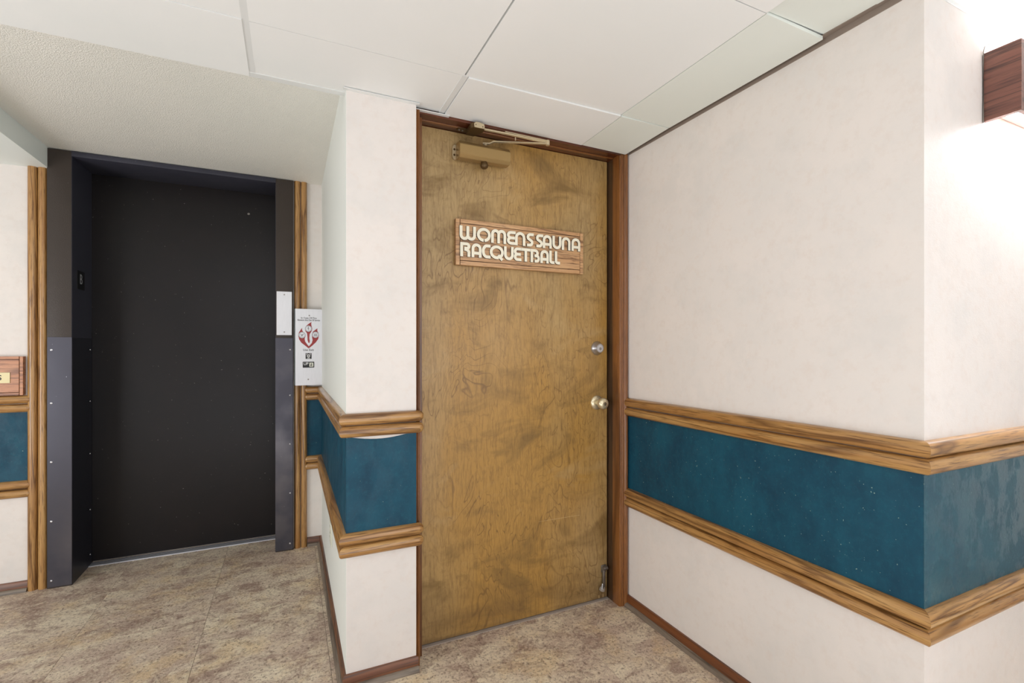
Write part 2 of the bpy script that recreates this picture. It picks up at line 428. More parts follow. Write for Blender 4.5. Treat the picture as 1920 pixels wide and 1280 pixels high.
wall('wall_end', 'plain cream hall wall closing the right-hand end', [(XE, XE + .1, YB, YC + .1, 0, 2.2)])

# ------------------------------------------------------------------ ceiling
ce = struct('ceiling', None, None, 'white panel ceiling in a metal grid, meeting a lower textured plaster bay', 'ceiling')
bx('plenum_deck', 'plenum', ce, XL, XE, YB, 3.42, 2.2, 2.26)
bx('textured_plaster', 'popcorn', ce, -1.4, XP0, 1.768, YE + .02, ZU, ZU + .06)
bx('bulkhead', 'bulk', ce, XL, -1.056, 1.80, YE - .001, 2.036, 2.2)
bx('fascia', 'tile', ce, XL, XP0 - .001, 1.772, 1.784, ZT + .006, 2.19)
GXc = [-.107 + .626 * k for k in range(-4, 6)]
GYc = [1.478 - .611 * k for k in range(0, 7)]
def ctile(x0, x1, y0, y1, z=ZT, tilt=(0, 0, 0, 0), mat='tile', g=.0014):
    """tilt: z offset at corners (x0y0, x1y0, x1y1, x0y1)"""
    bm = bmesh.new(); vs = box(bm, x0 + g, x1 - g, y0 + g, y1 - g, z, z + .010)
    xs = (x0 + x1) / 2; ys = (y0 + y1) / 2
    for v in vs:
        k = (0 if v.co.y < ys else 3) if v.co.x < xs else (1 if v.co.y < ys else 2)
        v.co.z += tilt[k]
    return link('ceiling_tile', bm, mat, ce)
# row against the pier and door
ctile(XL, GXc[4] - .0075, 1.478, 1.776, tilt=(.0, .0, 0, 0), g=.0005)
ctile(GXc[4] + .0095, GXc[5] - .0075, 1.478, 1.752, tilt=(0, 0, .003, .003), g=.0005)
ctile(GXc[5] + .012, GXc[6], 1.478, 1.752, tilt=(-.004, -.004, -.009, -.006))
ctile(GXc[6], 1.380, 1.478, 1.752, tilt=(-.005, -.004, -.010, -.008), mat='tile_greenish')
# strip along the right wall
ctile(GXc[6], 1.382, GYc[1], 1.478, tilt=(0, -.004, -.003, 0), mat='tile_greenish')
ctile(GXc[6], 1.382, .636, GYc[1], tilt=(.0, .004, .009, .006), mat='tile_greenish')
for i in range(9):
    for j in range(6):
        x0, x1, y1, y0 = GXc[i], GXc[i + 1], GYc[j], GYc[j + 1]
        if x0 > 1.1 and y1 > .63: continue
        if i == 0: x0 = XL
        if i == 8: x1 = XE
        if y1 < -2.0: continue
        g = dict(g=.003)
        x0g = .0085 if i == 4 else (.0015 if i == 5 else 0)
        x1g = .0065 if i == 3 else (.0015 if i == 4 else 0)
        ctile(x0 + x0g, x1 - x1g, y0, y1, tilt=(0, 0, .002 * ((i + j) % 2), 0))
ctile(GXc[6], XE, GYc[2], .633)
ctile(XL, XE, YB, GYc[6] if GYc[6] > YB else -2.19)
for x in GXc[1:9]:
    yt = 1.765 if x < 1.1 else 1.75
    if x > 1.3: yt = .63
    bx('tee_bar', 'tee', ce, x - .012, x + .012, YB, yt, ZT + .0101, ZT + .013)
for y in GYc:
    bx('tee_bar', 'tee', ce, XL, XR - .002 if y > YC else XE, y - .012, y + .012, ZT + .0131, ZT + .016)
tb = bx('tee_bar', 'tee', ce, GXc[4] - .008, GXc[4] + .010, .9, 1.778, ZT + .002, ZT + .005)
bx('tee_bar', 'tee', ce, GXc[5] - .008, GXc[5] + .011, 1.478, 1.752, ZT - .001, ZT + .004)
bx('wall_angle', 'tee', ce, GXc[4] - .01, XP0 + .02, 1.752, 1.779, ZT + .001, ZT + .004)
bx('wall_angle', 'tee', ce, XP0 - .01, XP1 + .01, YP - .016, YP, ZT - .002, ZT + .0005)
bx('wall_angle', 'tee', ce, XP1 + .0, XP1 + .13, 1.738, 1.754, ZT - .010, ZT - .007)
bx('wall_angle', 'angle_shade', ce, 1.378, XR, YC, 1.75, ZT + .006, ZT + .009)
bx('wall_angle', 'angle_shade', ce, XR - .003, XR, YC - .0, 1.75, ZT - .010, ZT + .006)
bx('wall_angle', 'tee', ce, XR, XE, YC - .022, YC, ZT - .002, ZT + .001)
bx('wall_angle', 'tee', ce, XR, XE, YC - .003, YC - .0005, ZT - .012, ZT + .001)

# ------------------------------------------------------------------ mouldings
trim_i = [0]
def trim(bm, mat, label, cat='moulding'):
    trim_i[0] += 1
    return tag(link('trim_%d' % trim_i[0], bm, mat, None, smooth=True), label, cat, None, 'structure')
HR = half_round(.0398, .026, 14)
pair_z = [(.8985, 'upper half of the top rail pair'), (.8570, 'lower half of the top rail pair'), (.4905, 'upper half of the bottom rail pair'), (.4490, 'lower half of the bottom rail pair')]
pathR = [(XR, 1.75), (XR, YC), (XE, YC)]
pathR = pathR[::-1]      # travel so that the outside is on the right-hand side
def outward_ok(path, seg, want):
    t = (Vector(path[seg + 1]) - Vector(path[seg])).normalized(); return Vector((t.y, -t.x)).dot(Vector(want)) > 0
if not outward_ok(pathR, 1, (-1, 0)): pathR = pathR[::-1]
pathP = [(0.1005, YE), (XP0, YE), (XP0, YP), (XP1 + .006, YP)]
if not outward_ok(pathP, 2, (0, -1)): pathP = pathP[::-1]
pathL = [(XL, YE), (-1.135, YE)]
if not outward_ok(pathL, 0, (0, -1)): pathL = pathL[::-1]
def axis_of(path, s): return 'x' if abs(path[s + 1][0] - path[s][0]) > abs(path[s + 1][1] - path[s][1]) else 'y'
def seg_where(path, s):
    a, b = path[s], path[s + 1]
    if path is pathR: return 'on the wall right of the sauna door' if axis_of(path, s) == 'y' else 'past the right corner under the bracket lamp'
    if path is pathL: return 'on the wall left of the elevator'
    if axis_of(path, s) == 'y': return 'on the side of the pier facing the elevator'
    return 'on the narrow strip right of the elevator' if a[1] > 2.5 else 'on the front of the pier'
for path in (pathR, pathP, pathL):
    n = len(path) - 1
    for s in range(n):
        for z, which in pair_z:
            p = HR; zz = z
            if path is pathL: p = half_round(.0398, .028, 14)
            e0 = s == 0 and abs(path[0][0]) < 2.5; e1 = s == n - 1 and abs(path[-1][0]) < 2.5
            trim(moulding(path, p, zz, s, e0, e1), 'rail_' + axis_of(path, s), 'oak half-round moulding, ' + which + ', ' + seg_where(path, s))
        base = [(0, 0), (.012, 0), (.012, .044), (.008, .049), (0, .049)]
        shoe = [(0, 0), (.026, 0), (.025, .008), (.021, .014), (.016, .0175), (0, .0175)]
        pth = path if path is not pathL else [(p_[0], p_[1]) for p_ in pathL]
        trim(moulding(pth, base, 0, s), 'base_' + axis_of(path, s), 'reddish brown wooden baseboard ' + seg_where(path, s), 'baseboard')
        trim(moulding(pth, shoe, 0, s), 'shoe_' + axis_of(path, s), 'worn grey shoe moulding at the foot of the baseboard ' + seg_where(path, s), 'moulding')
# vertical half-rounds beside the elevator
def vert_half(x0, x1, z0, z1, label):
    bm = bmesh.new(); n = 10; c = (x0 + x1) / 2; r = (x1 - x0) / 2 - .0006
    prof = [(c - r * math.cos(PI * i / n), YE - .024 * (math.sin(PI * i / n) ** 0.7 if 0 < i < n else 0)) for i in range(n + 1)]
    a = [bm.verts.new((x, y, z0)) for x, y in prof]; b = [bm.verts.new((x, y, z1)) for x, y in prof]
    for i in range(n): bm.faces.new((a[i], a[i + 1], b[i + 1], b[i]))
    bm.faces.new((a[-1], a[0], b[0], b[-1])); bm.faces.new(a); bm.faces.new(b)
    return trim(bm, 'rail_z', label)
vert_half(-1.137, -1.099, 0, 2.036, 'upright oak half-round left of the elevator, outer one of the pair')
vert_half(-1.099, -1.062, 0, 2.036, 'upright oak half-round left of the elevator, inner one against the frame')
for (z0, z1, w_) in ((1.390, ZU, 'above'), (0, .949, 'below')):
    vert_half(.0285, .0645, z0, z1, 'upright oak half-round against the right elevator frame, %s the call panel' % w_)
    vert_half(.0650, .1000, z0, z1, 'upright oak half-round beside the narrow wall strip, %s the call panel' % w_)

# ------------------------------------------------------------------ elevator
el = struct('door_1', None, None, 'dark brown elevator door in a recessed metal frame', 'elevator')
X0, X1, X2, X3 = -1.058, -.966, -.0657, .0255
fj = bx('frame_jamb', 'elev_frame', el, X0, X1, YF, YE + .26, 0, ZU - .004, bev=.0012)
fj2 = bx('frame_jamb', 'elev_frame', el, X2, X3, YF, YE + .26, 0, ZU - .004, bev=.0012)
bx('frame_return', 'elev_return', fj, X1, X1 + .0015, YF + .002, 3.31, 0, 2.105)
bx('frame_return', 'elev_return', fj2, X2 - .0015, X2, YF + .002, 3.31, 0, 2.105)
bx('frame_header', 'elev_return', el, X1, X2, YF - .002, YE + .25, 2.105, ZU - .004, bev=.001)
dp = bx('door_panel', 'elev_door', el, X1 + .0015, X2 - .0015, 3.312, 3.338, .012, 2.112)
bm = bmesh.new(); lathe(bm, [(0, .001), (.003, .001), (.003, .003), (.0065, .003), (.007, 0)], (-.219, 3.312, 1.976), (0, -1, 0), 16)
link('key_hole_ring', bm, 'chrome_dark', dp, smooth=True)
si = bx('sill', 'sill', el, X1, X2, 3.262, 3.318, 0, .004)
for yy in (3.275, 3.290, 3.304): bx('sill_groove', 'black', si, X1, X2, yy, yy + .005, .004, .0046)
def kickp(parent_, x0, x1, y0, y1, z0, z1, mat, screws, n_axis):
    k = bx('kick_plate', mat, el, x0, x1, y0, y1, z0, z1, bev=.0006, seg=1)
    for (a, z) in screws:
        bm = bmesh.new()
        if n_axis == 'y': lathe(bm, [(.0052, 0), (.0046, .0016), (.0018, .0024), (0, .0016)], (a, y0, z), (0, -1, 0), 12)
        else: lathe(bm, [(.0052, 0), (.0046, .0016), (.0018, .0024), (0, .0016)], (x1, a, z), (1, 0, 0), 12)
        link('screw', bm, 'chrome', k, smooth=True)
kickp(el, X0 + .002, X1 + .0025, YF - .003, YF, .006, 1.217, 'kick', [(-1.040, z) for z in (1.155, .897, .612, .325, .038)], 'y')
kickp(el, X2 - .0025, X3 - .002, YF - .003, YF, .006, 1.222, 'kick', [(.008, z) for z in (1.155, .892, .612, .330, .040)], 'y')
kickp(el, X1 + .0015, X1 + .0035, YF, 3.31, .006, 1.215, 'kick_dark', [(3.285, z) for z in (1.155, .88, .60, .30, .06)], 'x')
place(el)

# plates by the elevator
fp = empty('floor_letter_plate')
bx('plate', 'ink_black', fp, X1 + .0015, X1 + .004, 3.112, 3.205, 1.462, 1.556)
text_mesh('letter', 'B', .072, 'greytext', fp, (X1 + .0042, 3.158, 1.512), (0, 1, 0), (0, 0, 1), sx=.85)
place(fp); tag(fp, 'small black plate with a grey letter B inside the left elevator jamb', 'sign')
sp = empty('blank_steel_plate')
pl = bx('plate', 'steel', sp, -.062, .0175, YF - .003, YF, 1.238, 1.488, bev=.0008, seg=1)
for z in (1.256, 1.470):
    bm = bmesh.new(); lathe(bm, [(.004, 0), (.0036, .001), (0, .0006)], (-.022, YF - .003, z), (0, -1, 0), 12); link('screw', bm, 'chrome_dark', sp, smooth=True)
place(sp); tag(sp, 'bright blank steel plate on the right elevator jamb beside the call panel', 'plate')

# call panel
cp = empty('elevator_call_panel')
PX0, PX1, PZ0, PZ1, PY = .0345, .1785, .948, 1.391, 3.026
bx('back_box', 'steel_side', cp, PX0 - .004, PX1 - .002, PY + .002, YE, PZ0 + .002, PZ1 - .002)
bx('face_plate', 'steel', cp, PX0, PX1, PY, PY + .003, PZ0, PZ1, bev=.0008, seg=1)
def P(x, y): return (PX0 + (x - 115) / 425 * (PX1 - PX0), PZ1 - (y - 76) / 1138 * (PZ1 - PZ0))
def flat(name, pts, mat, parent, lift, th=.0003):
    bm = bmesh.new(); prism(bm, [P(*p) for p in pts], lambda u, v, d: (u, d, v), PY - lift - th, PY - lift + .0001)
    return link(name, bm, mat, parent)
def circ(cx, cy, rx, ry, n=24): return [(cx + rx * math.cos(2 * PI * i / n), cy + ry * math.sin(2 * PI * i / n)) for i in range(n)]
text_mesh('lettering', 'In Case Of Fire', .0136, 'ink', cp, (P(328, 0)[0], PY - .0004, P(0, 212)[1]), bold=.0002)
text_mesh('lettering', 'Elevators Are Out Of Service', .0136, 'ink', cp, (P(328, 0)[0], PY - .0004, P(0, 244)[1]), sx=.74, bold=.0002)
text_mesh('lettering', 'Use Exit', .0170, 'ink', cp, (P(322, 0)[0], PY - .0004, P(0, 687)[1]), bold=.0002)
fl_mid = [(370, 268), (330, 295), (288, 328), (268, 368), (274, 408), (300, 440), (306, 490), (308, 540), (322, 580), (338, 582), (344, 555), (336, 510), (342, 450), (370, 412), (382, 370), (372, 332), (366, 300)]
fl_left = [(222, 358), (200, 388), (172, 430), (164, 480), (176, 530), (210, 578), (270, 622), (326, 664), (328, 632), (300, 600), (270, 560), (262, 520), (277, 480), (268, 440), (236, 415), (222, 390)]
fl_right = [(466, 362), (430, 386), (394, 412), (378, 450), (380, 500), (388, 540), (374, 585), (328, 632), (327, 664), (380, 625), (440, 572), (478, 522), (489, 465), (481, 430), (466, 408), (462, 388)]
for nm, pts, c in (('flame', fl_mid, (322, 370)), ('flame', fl_left, (222, 466)), ('flame', fl_right, (433, 460))):
    f = flat('flame', pts, 'red', cp, 0)
    flat('ring', circ(c[0], c[1], 54, 49), 'ink', f, .0003)
    flat('disc', circ(c[0], c[1], 50, 45), 'steel', f, .0006)
    flat('ring', circ(c[0], c[1], 42, 38), 'ink', f, .0009)
    flat('disc', circ(c[0], c[1], 39, 35), 'steel', f, .0012)
def pstroke(pts, wdt):
    pts = [Vector(p) for p in pts]; L = []; R_ = []
    for i, p in enumerate(pts):
        d = (pts[min(i + 1, len(pts) - 1)] - pts[max(i - 1, 0)]).normalized(); nrm = Vector((-d.y, d.x)) * wdt / 2
        L.append(tuple(p + nrm)); R_.append(tuple(p - nrm))
    return L + R_[::-1]
flat('pictogram', pstroke([(318, 350), (326, 362), (316, 374), (330, 392)], 7), 'ink', cp, .0015)
flat('pictogram', pstroke([(306, 366), (322, 358), (336, 370)], 5), 'ink', cp, .0015); flat('pictogram', circ(320, 344, 5, 5, 10), 'ink', cp, .0015)
flat('pictogram', pstroke([(196, 456), (212, 462), (230, 458), (248, 450)], 6), 'ink', cp, .0015)
flat('pictogram', pstroke([(206, 476), (222, 484), (236, 466)], 6), 'ink', cp, .0015); flat('pictogram', pstroke([(222, 462), (216, 478)], 5), 'ink', cp, .0015)
for xx in (414, 426, 440, 452): flat('pictogram', pstroke([(xx, 444), (xx + 3, 476)], 5), 'ink', cp, .0015)
flat('pictogram', pstroke([(408, 476), (458, 476)], 4), 'ink', cp, .0015)
sq = flat('key_switch_square', [(278, 735), (372, 735), (372, 820), (278, 820)], 'black', cp, 0, .0008)
flat('ring', circ(324, 776, 26, 24), 'white', sq, .0008); flat('disc', circ(324, 776, 17, 15), 'black', sq, .0011)
flat('disc', circ(324, 776, 9, 8), 'white', sq, .0014); flat('slot', pstroke([(324, 770), (324, 782)], 5), 'black', sq, .0017)
flat('mark', pstroke([(290, 760), (296, 746), (306, 742)], 6), 'white', sq, .0008); flat('mark', pstroke([(342, 742), (352, 746), (358, 760)], 6), 'white', sq, .0008)
flat('mark', pstroke([(302, 810), (346, 810)], 6), 'white', sq, .0008)
up = flat('up_plate', [(232, 866), (236, 862), (411, 862), (415, 866), (415, 946), (411, 950), (236, 950), (232, 946)], 'black', cp, 0, .0008)
text_mesh('lettering', 'UP', .0215, 'white', up, (P(283, 0)[0], PY - .0010, P(0, 894)[1]), bold=.0001)
b_ = bx('call_button', 'ivory', up, P(336, 0)[0], P(400, 0)[0], PY - .003, PY - .0005, P(0, 936)[1], P(0, 876)[1], bev=.0006, seg=1)
bm = bmesh.new(); prism(bm, [P(368, 886), P(384, 904), P(352, 904)], lambda u, v, d: (u, d, v), PY - .0033, PY - .003); link('arrow', bm, 'ink', b_) if False else link('arrow', bm, 'ink', up)
for xx in (356, 372): flat('mark', [(xx - 5, 910), (xx + 8, 910), (xx + 8, 926), (xx - 5, 926)], 'ink', up, .0031)
for (xx, yy) in ((336, 175), (320, 1125)):
    bm = bmesh.new(); lathe(bm, [(.0042, 0), (.0036, .0012), (0, .0008)], (P(xx, yy)[0], PY, P(xx, yy)[1]), (0, -1, 0), 12); link('screw', bm, 'chrome_dark', cp, smooth=True)
place(cp); tag(cp, 'steel elevator call panel with red fire flames, UP button and key switch', 'call panel')

# wooden plaque at the left edge
wq = empty('wooden_plaque')
def plaque_board(root, x0, x1, z0, z1, y0, y1, mats, bw, gap=.0016):
    bx('backing', 'groove', root, x0 + .001, x1 - .001, y0 + .004, y1, z0 + .001, z1 - .001)
    mh, mv = mats
    bx('panel', mh, root, x0 + bw, x1 - bw, y0, y1 - .002, z0 + bw, z1 - bw, bev=.0006, seg=1)
    bx('border_strip', mh, root, x0 + bw, x1 - bw, y0, y1 - .002, z1 - bw + gap, z1, bev=.0006, seg=1)
    bx('border_strip', mh, root, x0 + bw, x1 - bw, y0, y1 - .002, z0, z0 + bw - gap, bev=.0006, seg=1)
    bx('border_strip', mv, root, x0, x0 + bw - gap, y0, y1 - .002, z0, z1, bev=.0006, seg=1)
    bx('border_strip', mv, root, x1 - bw + gap, x1, y0, y1 - .002, z0, z1, bev=.0006, seg=1)
plaque_board(wq, -1.72, -1.144, .9405, 1.124, 3.050, YE, ('plaque', 'plaque'), .0145, .0022)
bp = bx('brass_plate', 'brass', wq, -1.66, -1.189, 3.047, 3.050, .999, 1.049, bev=.0005, seg=1)
text_mesh('letter', 'S', .034, 'ink', bp, (-1.2250, 3.0466, 1.024), sx=.9, bold=.0006)
place(wq); tag(wq, 'wooden plaque with a brass name plate at the left edge, above the rail', 'sign')

# outlet on the pier side
ou = empty('power_outlet')
bx('cover_plate', 'ivory', ou, XP0 - .006, XP0 - .0005, 2.30, 2.385, .268, .392, bev=.002)
for z in (.305, .352): bx('socket', 'ivory', ou, XP0 - .008, XP0 - .005, 2.325, 2.36, z - .014, z + .014, bev=.002)
for z in (.305, .352):
    for y in (2.336, 2.349): bx('slot', 'ink', ou, XP0 - .0083, XP0 - .0078, y - .001, y + .001, z - .005, z + .005)
place(ou); tag(ou, 'ivory double power outlet low on the pier side facing the elevator', 'outlet')

# ------------------------------------------------------------------ sauna door
d2 = struct('door_2', None, None, 'golden brown veneered wooden door in a stained wood frame', 'door')
DX0, DX1, DZ = .4575, 1.3465, 2.030
bx('door_leaf', 'door', d2, DX0, DX1, YD, YD + .040, .006, DZ, bev=.001, seg=1)
# right jamb, casing, rabbet
bx('door_jamb', 'casing_z', d2, 1.350, XR, 1.757, 1.808, 0, 2.10, bev=.0015)
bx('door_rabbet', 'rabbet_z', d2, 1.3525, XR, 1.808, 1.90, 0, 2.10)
bx('door_jamb', 'casing_z', d2, .4375, .4570, 1.790, 1.90, 0, 2.10)
def casing(x0, x1, yb, ridges, mat):
    bm = bmesh.new(); prof = [(x0, 1.79)]
    n = len(ridges)
    for (a, b, dep) in ridges:
        for i in range(7):
            prof.append((a + (b - a) * i / 6, yb - dep * math.sin(PI * i / 6) ** .6 if 0 < i < 6 else yb))
    prof.append((x1, 1.79))
    lo = [bm.verts.new((x, y, 0)) for x, y in prof]; hi = [bm.verts.new((x, y, 2.036)) for x, y in prof]
    for i in range(len(prof)): j = (i + 1) % len(prof); bm.faces.new((lo[i], lo[j], hi[j], hi[i]))
    bm.faces.new(lo); bm.faces.new(hi)
    return link('door_casing', bm, mat, d2, smooth=True)
casing(1.3545, XR - .0015, 1.756, [(1.356, 1.362, .002), (1.363, 1.370, .003), (1.371, XR - .002, .010)], 'casing_z')
casing(XP1 + .0005, .4372, 1.742, [(XP1 + .001, .4275, .006), (.428, .4368, .005)], 'casing_z')
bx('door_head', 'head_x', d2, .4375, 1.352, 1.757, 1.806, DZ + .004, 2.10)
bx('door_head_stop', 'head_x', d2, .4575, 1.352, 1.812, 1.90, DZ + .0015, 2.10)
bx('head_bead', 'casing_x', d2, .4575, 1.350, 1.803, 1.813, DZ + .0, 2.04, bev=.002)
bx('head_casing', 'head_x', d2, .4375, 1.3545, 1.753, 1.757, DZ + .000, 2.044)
bx('threshold', 'threshold', d2, .4575, 1.35, 1.832, 1.90, 0, .0025)
# deadbolt
bm = bmesh.new(); lathe(bm, [(.0325, 0), (.0325, .003), (.029, .008), (.0205, .024), (.0195, .026), (0, .026)], (1.290, YD, 1.163), (0, -1, 0), 32)
db = link('deadbolt', bm, 'chrome', d2, smooth=True); tag(db, 'brushed steel deadbolt above the knob')
bm = bmesh.new(); lathe(bm, [(.0150, .0255), (.0148, .0272), (0, .0272)], (1.290, YD, 1.163), (0, -1, 0), 24); link('cylinder_face', bm, 'steel', db, smooth=True)
bm = bmesh.new(); lathe(bm, [(.0065, .027), (.006, .0285), (.0045, .0285), (.004, .027)], (1.290, YD, 1.160), (0, -1, 0), 16); link('key_plug', bm, 'chrome_dark', db, smooth=True)
bx('key_slot', 'ink', db, 1.2893, 1.2907, YD - .0288, YD - .027, 1.156, 1.165)
# knob
kx, kz = 1.289, .913
bm = bmesh.new(); lathe(bm, [(.033, 0), (.033, .002), (.030, .006), (.018, .009), (.013, .010), (.013, .028), (.016, .032), (.0235, .037), (.0265, .046), (.0255, .056), (.020, .062), (.010, .0645), (0, .0650)], (kx, YD, kz), (0, -1, 0), 36)
kb = link('door_knob', bm, 'nickel', d2, smooth=True); tag(kb, 'worn pale brass round knob with keyhole')
bm = bmesh.new(); lathe(bm, [(.0075, .062), (.007, .0665), (.0055, .0665), (.005, .0655)], (kx, YD, kz), (0, -1, 0), 20); link('lock_ring', bm, 'bronze_dark', kb, smooth=True)
bx('key_slot', 'ink', kb, kx - .0008, kx + .0008, YD - .0672, YD - .064, kz - .005, kz + .005)
bm = bmesh.new(); prism(bm, [(.984, .4085), (1.08, .4082), (1.197, .4070), (1.197, .4078), (1.08, .4094), (.984, .4090)], lambda u, v, d: (u, d, v), YD - .0003, YD)
link('scratch', bm, 'scratch', d2)
for (x, h) in ((1.300, .014), (1.322, .016)): bx('edge_chip', 'scratch', d2, x, x + .003, YD - .0003, YD, .008, .008 + h)
place(d2)

# door closer
dc = empty('door_closer')
cx0, cx1, cz0, cz1, cyf = .606, .823, 1.912, 1.978, 1.783
bm = bmesh.new()
pr = [(YD - .002, cz0 + .010), (YD - .002, cz1 - .012), (YD - .018, cz1), (cyf + .012, cz1), (cyf, cz1 - .016), (cyf, cz0 + .012), (cyf + .010, cz0), (YD - .018, cz0)]
a = [bm.verts.new((cx0, y, z)) for y, z in pr]; b = [bm.verts.new((cx1, y, z)) for y, z in pr]
for i in range(8): bm.faces.new((a[i], a[(i + 1) % 8], b[(i + 1) % 8], b[i]))
bm.faces.new(a); bm.faces.new(b)
bmesh.ops.bevel(bm, geom=bm.edges[:], offset=.0015, segments=2, affect='EDGES')
link('body', bm, 'bronze', dc)
bm = bmesh.new()
pp = [(.598, cz0 + .014), (.604, cz0 + .004), (.612, cz0 + .004), (.612, cz1 - .004), (.604, cz1 - .004), (.598, cz1 - .014)]
pp = [(x - .006, z) for x, z in pp]
prism(bm, pp, lambda u, v, d: (u, d, v), YD - .010, YD - .0005); mp = link('mounting_plate', bm, 'closer_light', dc)
for z in (cz0 + .022, cz1 - .022):
    bm = bmesh.new(); lathe(bm, [(.0045, 0), (.004, .0015), (.0015, .001), (0, .0004)], (.600, YD - .010, z), (0, -1, 0), 12); link('screw', bm, 'bronze_dark', mp, smooth=True)
bm = bmesh.new(); lathe(bm, [(.013, -.010), (.013, .004), (.0155, .008), (.0165, .014), (.014, .021), (.007, .026), (0, .0275)], (.716, 1.806, cz0), (0, 0, -1), 20); link('valve_cap', bm, 'bronze_dark', dc, smooth=True)
bm = bmesh.new(); lathe(bm, [(.009, 0), (.009, .012), (.006, .016), (0, .016)], (.722, 1.812, cz1), (0, 0, 1), 16); link('spindle', bm, 'closer_light', dc, smooth=True)
def bar(bm, pts, wv, th):
    """flat bar along pts, wide in world xy, thin in z"""
    pts = [Vector(p) for p in pts]; L = []
    for i, p in enumerate(pts):
        d = (pts[min(i + 1, len(pts) - 1)] - pts[max(i - 1, 0)]); n = Vector((-d.y, d.x, 0)).normalized() * wv / 2
        u = Vector((0, 0, th / 2)); L.append([bm.verts.new(p + n + u), bm.verts.new(p - n + u), bm.verts.new(p - n - u), bm.verts.new(p + n - u)])
    for a, b in zip(L, L[1:]):
        for k in range(4): bm.faces.new((a[k], a[(k + 1) % 4], b[(k + 1) % 4], b[k]))
    bm.faces.new(L[0]); bm.faces.new(L[-1])
EL = (.962, 1.722, 1.999)
bm = bmesh.new(); bar(bm, [(.712, 1.812, 1.990), (.738, 1.803, 1.990), (.754, 1.797, 1.999), EL], .011, .0045); link('main_arm', bm, 'closer_light', dc)
bm = bmesh.new(); bar(bm, [(.672, 1.742, 2.014), (.80, 1.732, 2.010), (.955, 1.724, 2.005)], .009, .006); link('forearm', bm, 'closer_light', dc)
bm = bmesh.new(); bar(bm, [(.775, 1.735, 2.0165), (.955, 1.7235, 2.0095)], .015, .003); tube(bm, [(.82, 1.731, 2.003), (.82, 1.731, 1.990)], .0022, 8); link('forearm_sleeve', bm, 'closer_light', dc)
bm = bmesh.new(); lathe(bm, [(0, -.006), (.008, -.006), (.008, .012), (.005, .015), (0, .015)], EL, (0, 0, 1), 16); link('elbow_joint', bm, 'closer_light', dc, smooth=True)
# bracket fixed under the head
bm = bmesh.new()
prism(bm, [(.640, 1.722), (.680, 1.722), (.688, 1.732), (.688, 1.752), (.668, 1.800), (.636, 1.800), (.632, 1.735)], lambda u, v, d: (u, v, d), 2.0055, 2.0235)
bk = link('frame_bracket', bm, 'bronze_dark', dc)
bm = bmesh.new(); prism(bm, [(.642, 2.0055), (.682, 2.0055), (.684, 2.012), (.682, 2.022), (.665, 2.0265), (.648, 2.026), (.641, 2.019)], lambda u, v, d: (u, d, v), 1.719, 1.7225); link('bracket_cap', bm, 'closer_light', bk)
for (x, z) in ((.648, 2.015), (.676, 2.012)):
    bm = bmesh.new(); lathe(bm, [(.0022, 0), (.0018, .0008), (0, .0005)], (x, 1.719, z), (0, -1, 0), 10); link('screw', bm, 'bronze_dark', bk, smooth=True)
bm = bmesh.new(); prism(bm, [(.600, 1.812), (.606, 1.800), (.64, 1.796), (.66, 1.80), (.66, 1.822), (.606, 1.824)], lambda u, v, d: (u, v, d), 2.0245, 2.0300); fp_ = link('foot_plate', bm, 'bronze_dark', dc)
for x in (.611, .625):
    bm = bmesh.new(); lathe(bm, [(.0042, 0), (.0038, .0016), (0, .0012)], (x, 1.810, 2.0245), (0, 0, -1), 12); link('screw', bm, 'chrome_dark', fp_, smooth=True)
place(dc); tag(dc, 'bronze hydraulic door closer with folded arm at the top of the sauna door', 'door closer')

# kick-down holder
kd = empty('door_holder')
hx = 1.316; hz = .143
bm = bmesh.new(); box(bm, hx - .004, hx + .022, YD - .006, YD, hz - .018, hz + .016, bev=.002); lathe(bm, [(0, -.012), (.009, -.012), (.009, .012), (0, .012)], (hx + .010, YD - .012, hz + .004), (1, 0, 0), 16); link('hinge_bracket', bm, 'chrome_dark', kd, smooth=True)
bm = bmesh.new(); box(bm, hx - .003, hx + .010, YD - .018, YD - .008, hz - .082, hz + .004, bev=.003); link('arm', bm, 'chrome_dark', kd, smooth=True)
bm = bmesh.new(); tube(bm, [(hx + .003, YD - .013, hz - .072), (hx - .010, YD - .02, hz - .062), (hx - .020, YD - .03, hz - .082)], .0035, 8); link('spring_clip', bm, 'chrome', kd, smooth=True)
bm = bmesh.new(); lathe(bm, [(0, 0), (.010, 0), (.0125, -.006), (.0135, -.014), (.011, -.017), (0, -.017)], (hx - .006, YD - .018, hz - .078), (0.2, -.2, 1), 16); link('rubber_foot', bm, 'rubber', kd, smooth=True)
place(kd); tag(kd, 'small kick-down door holder at the lower right of the sauna door', 'door holder')

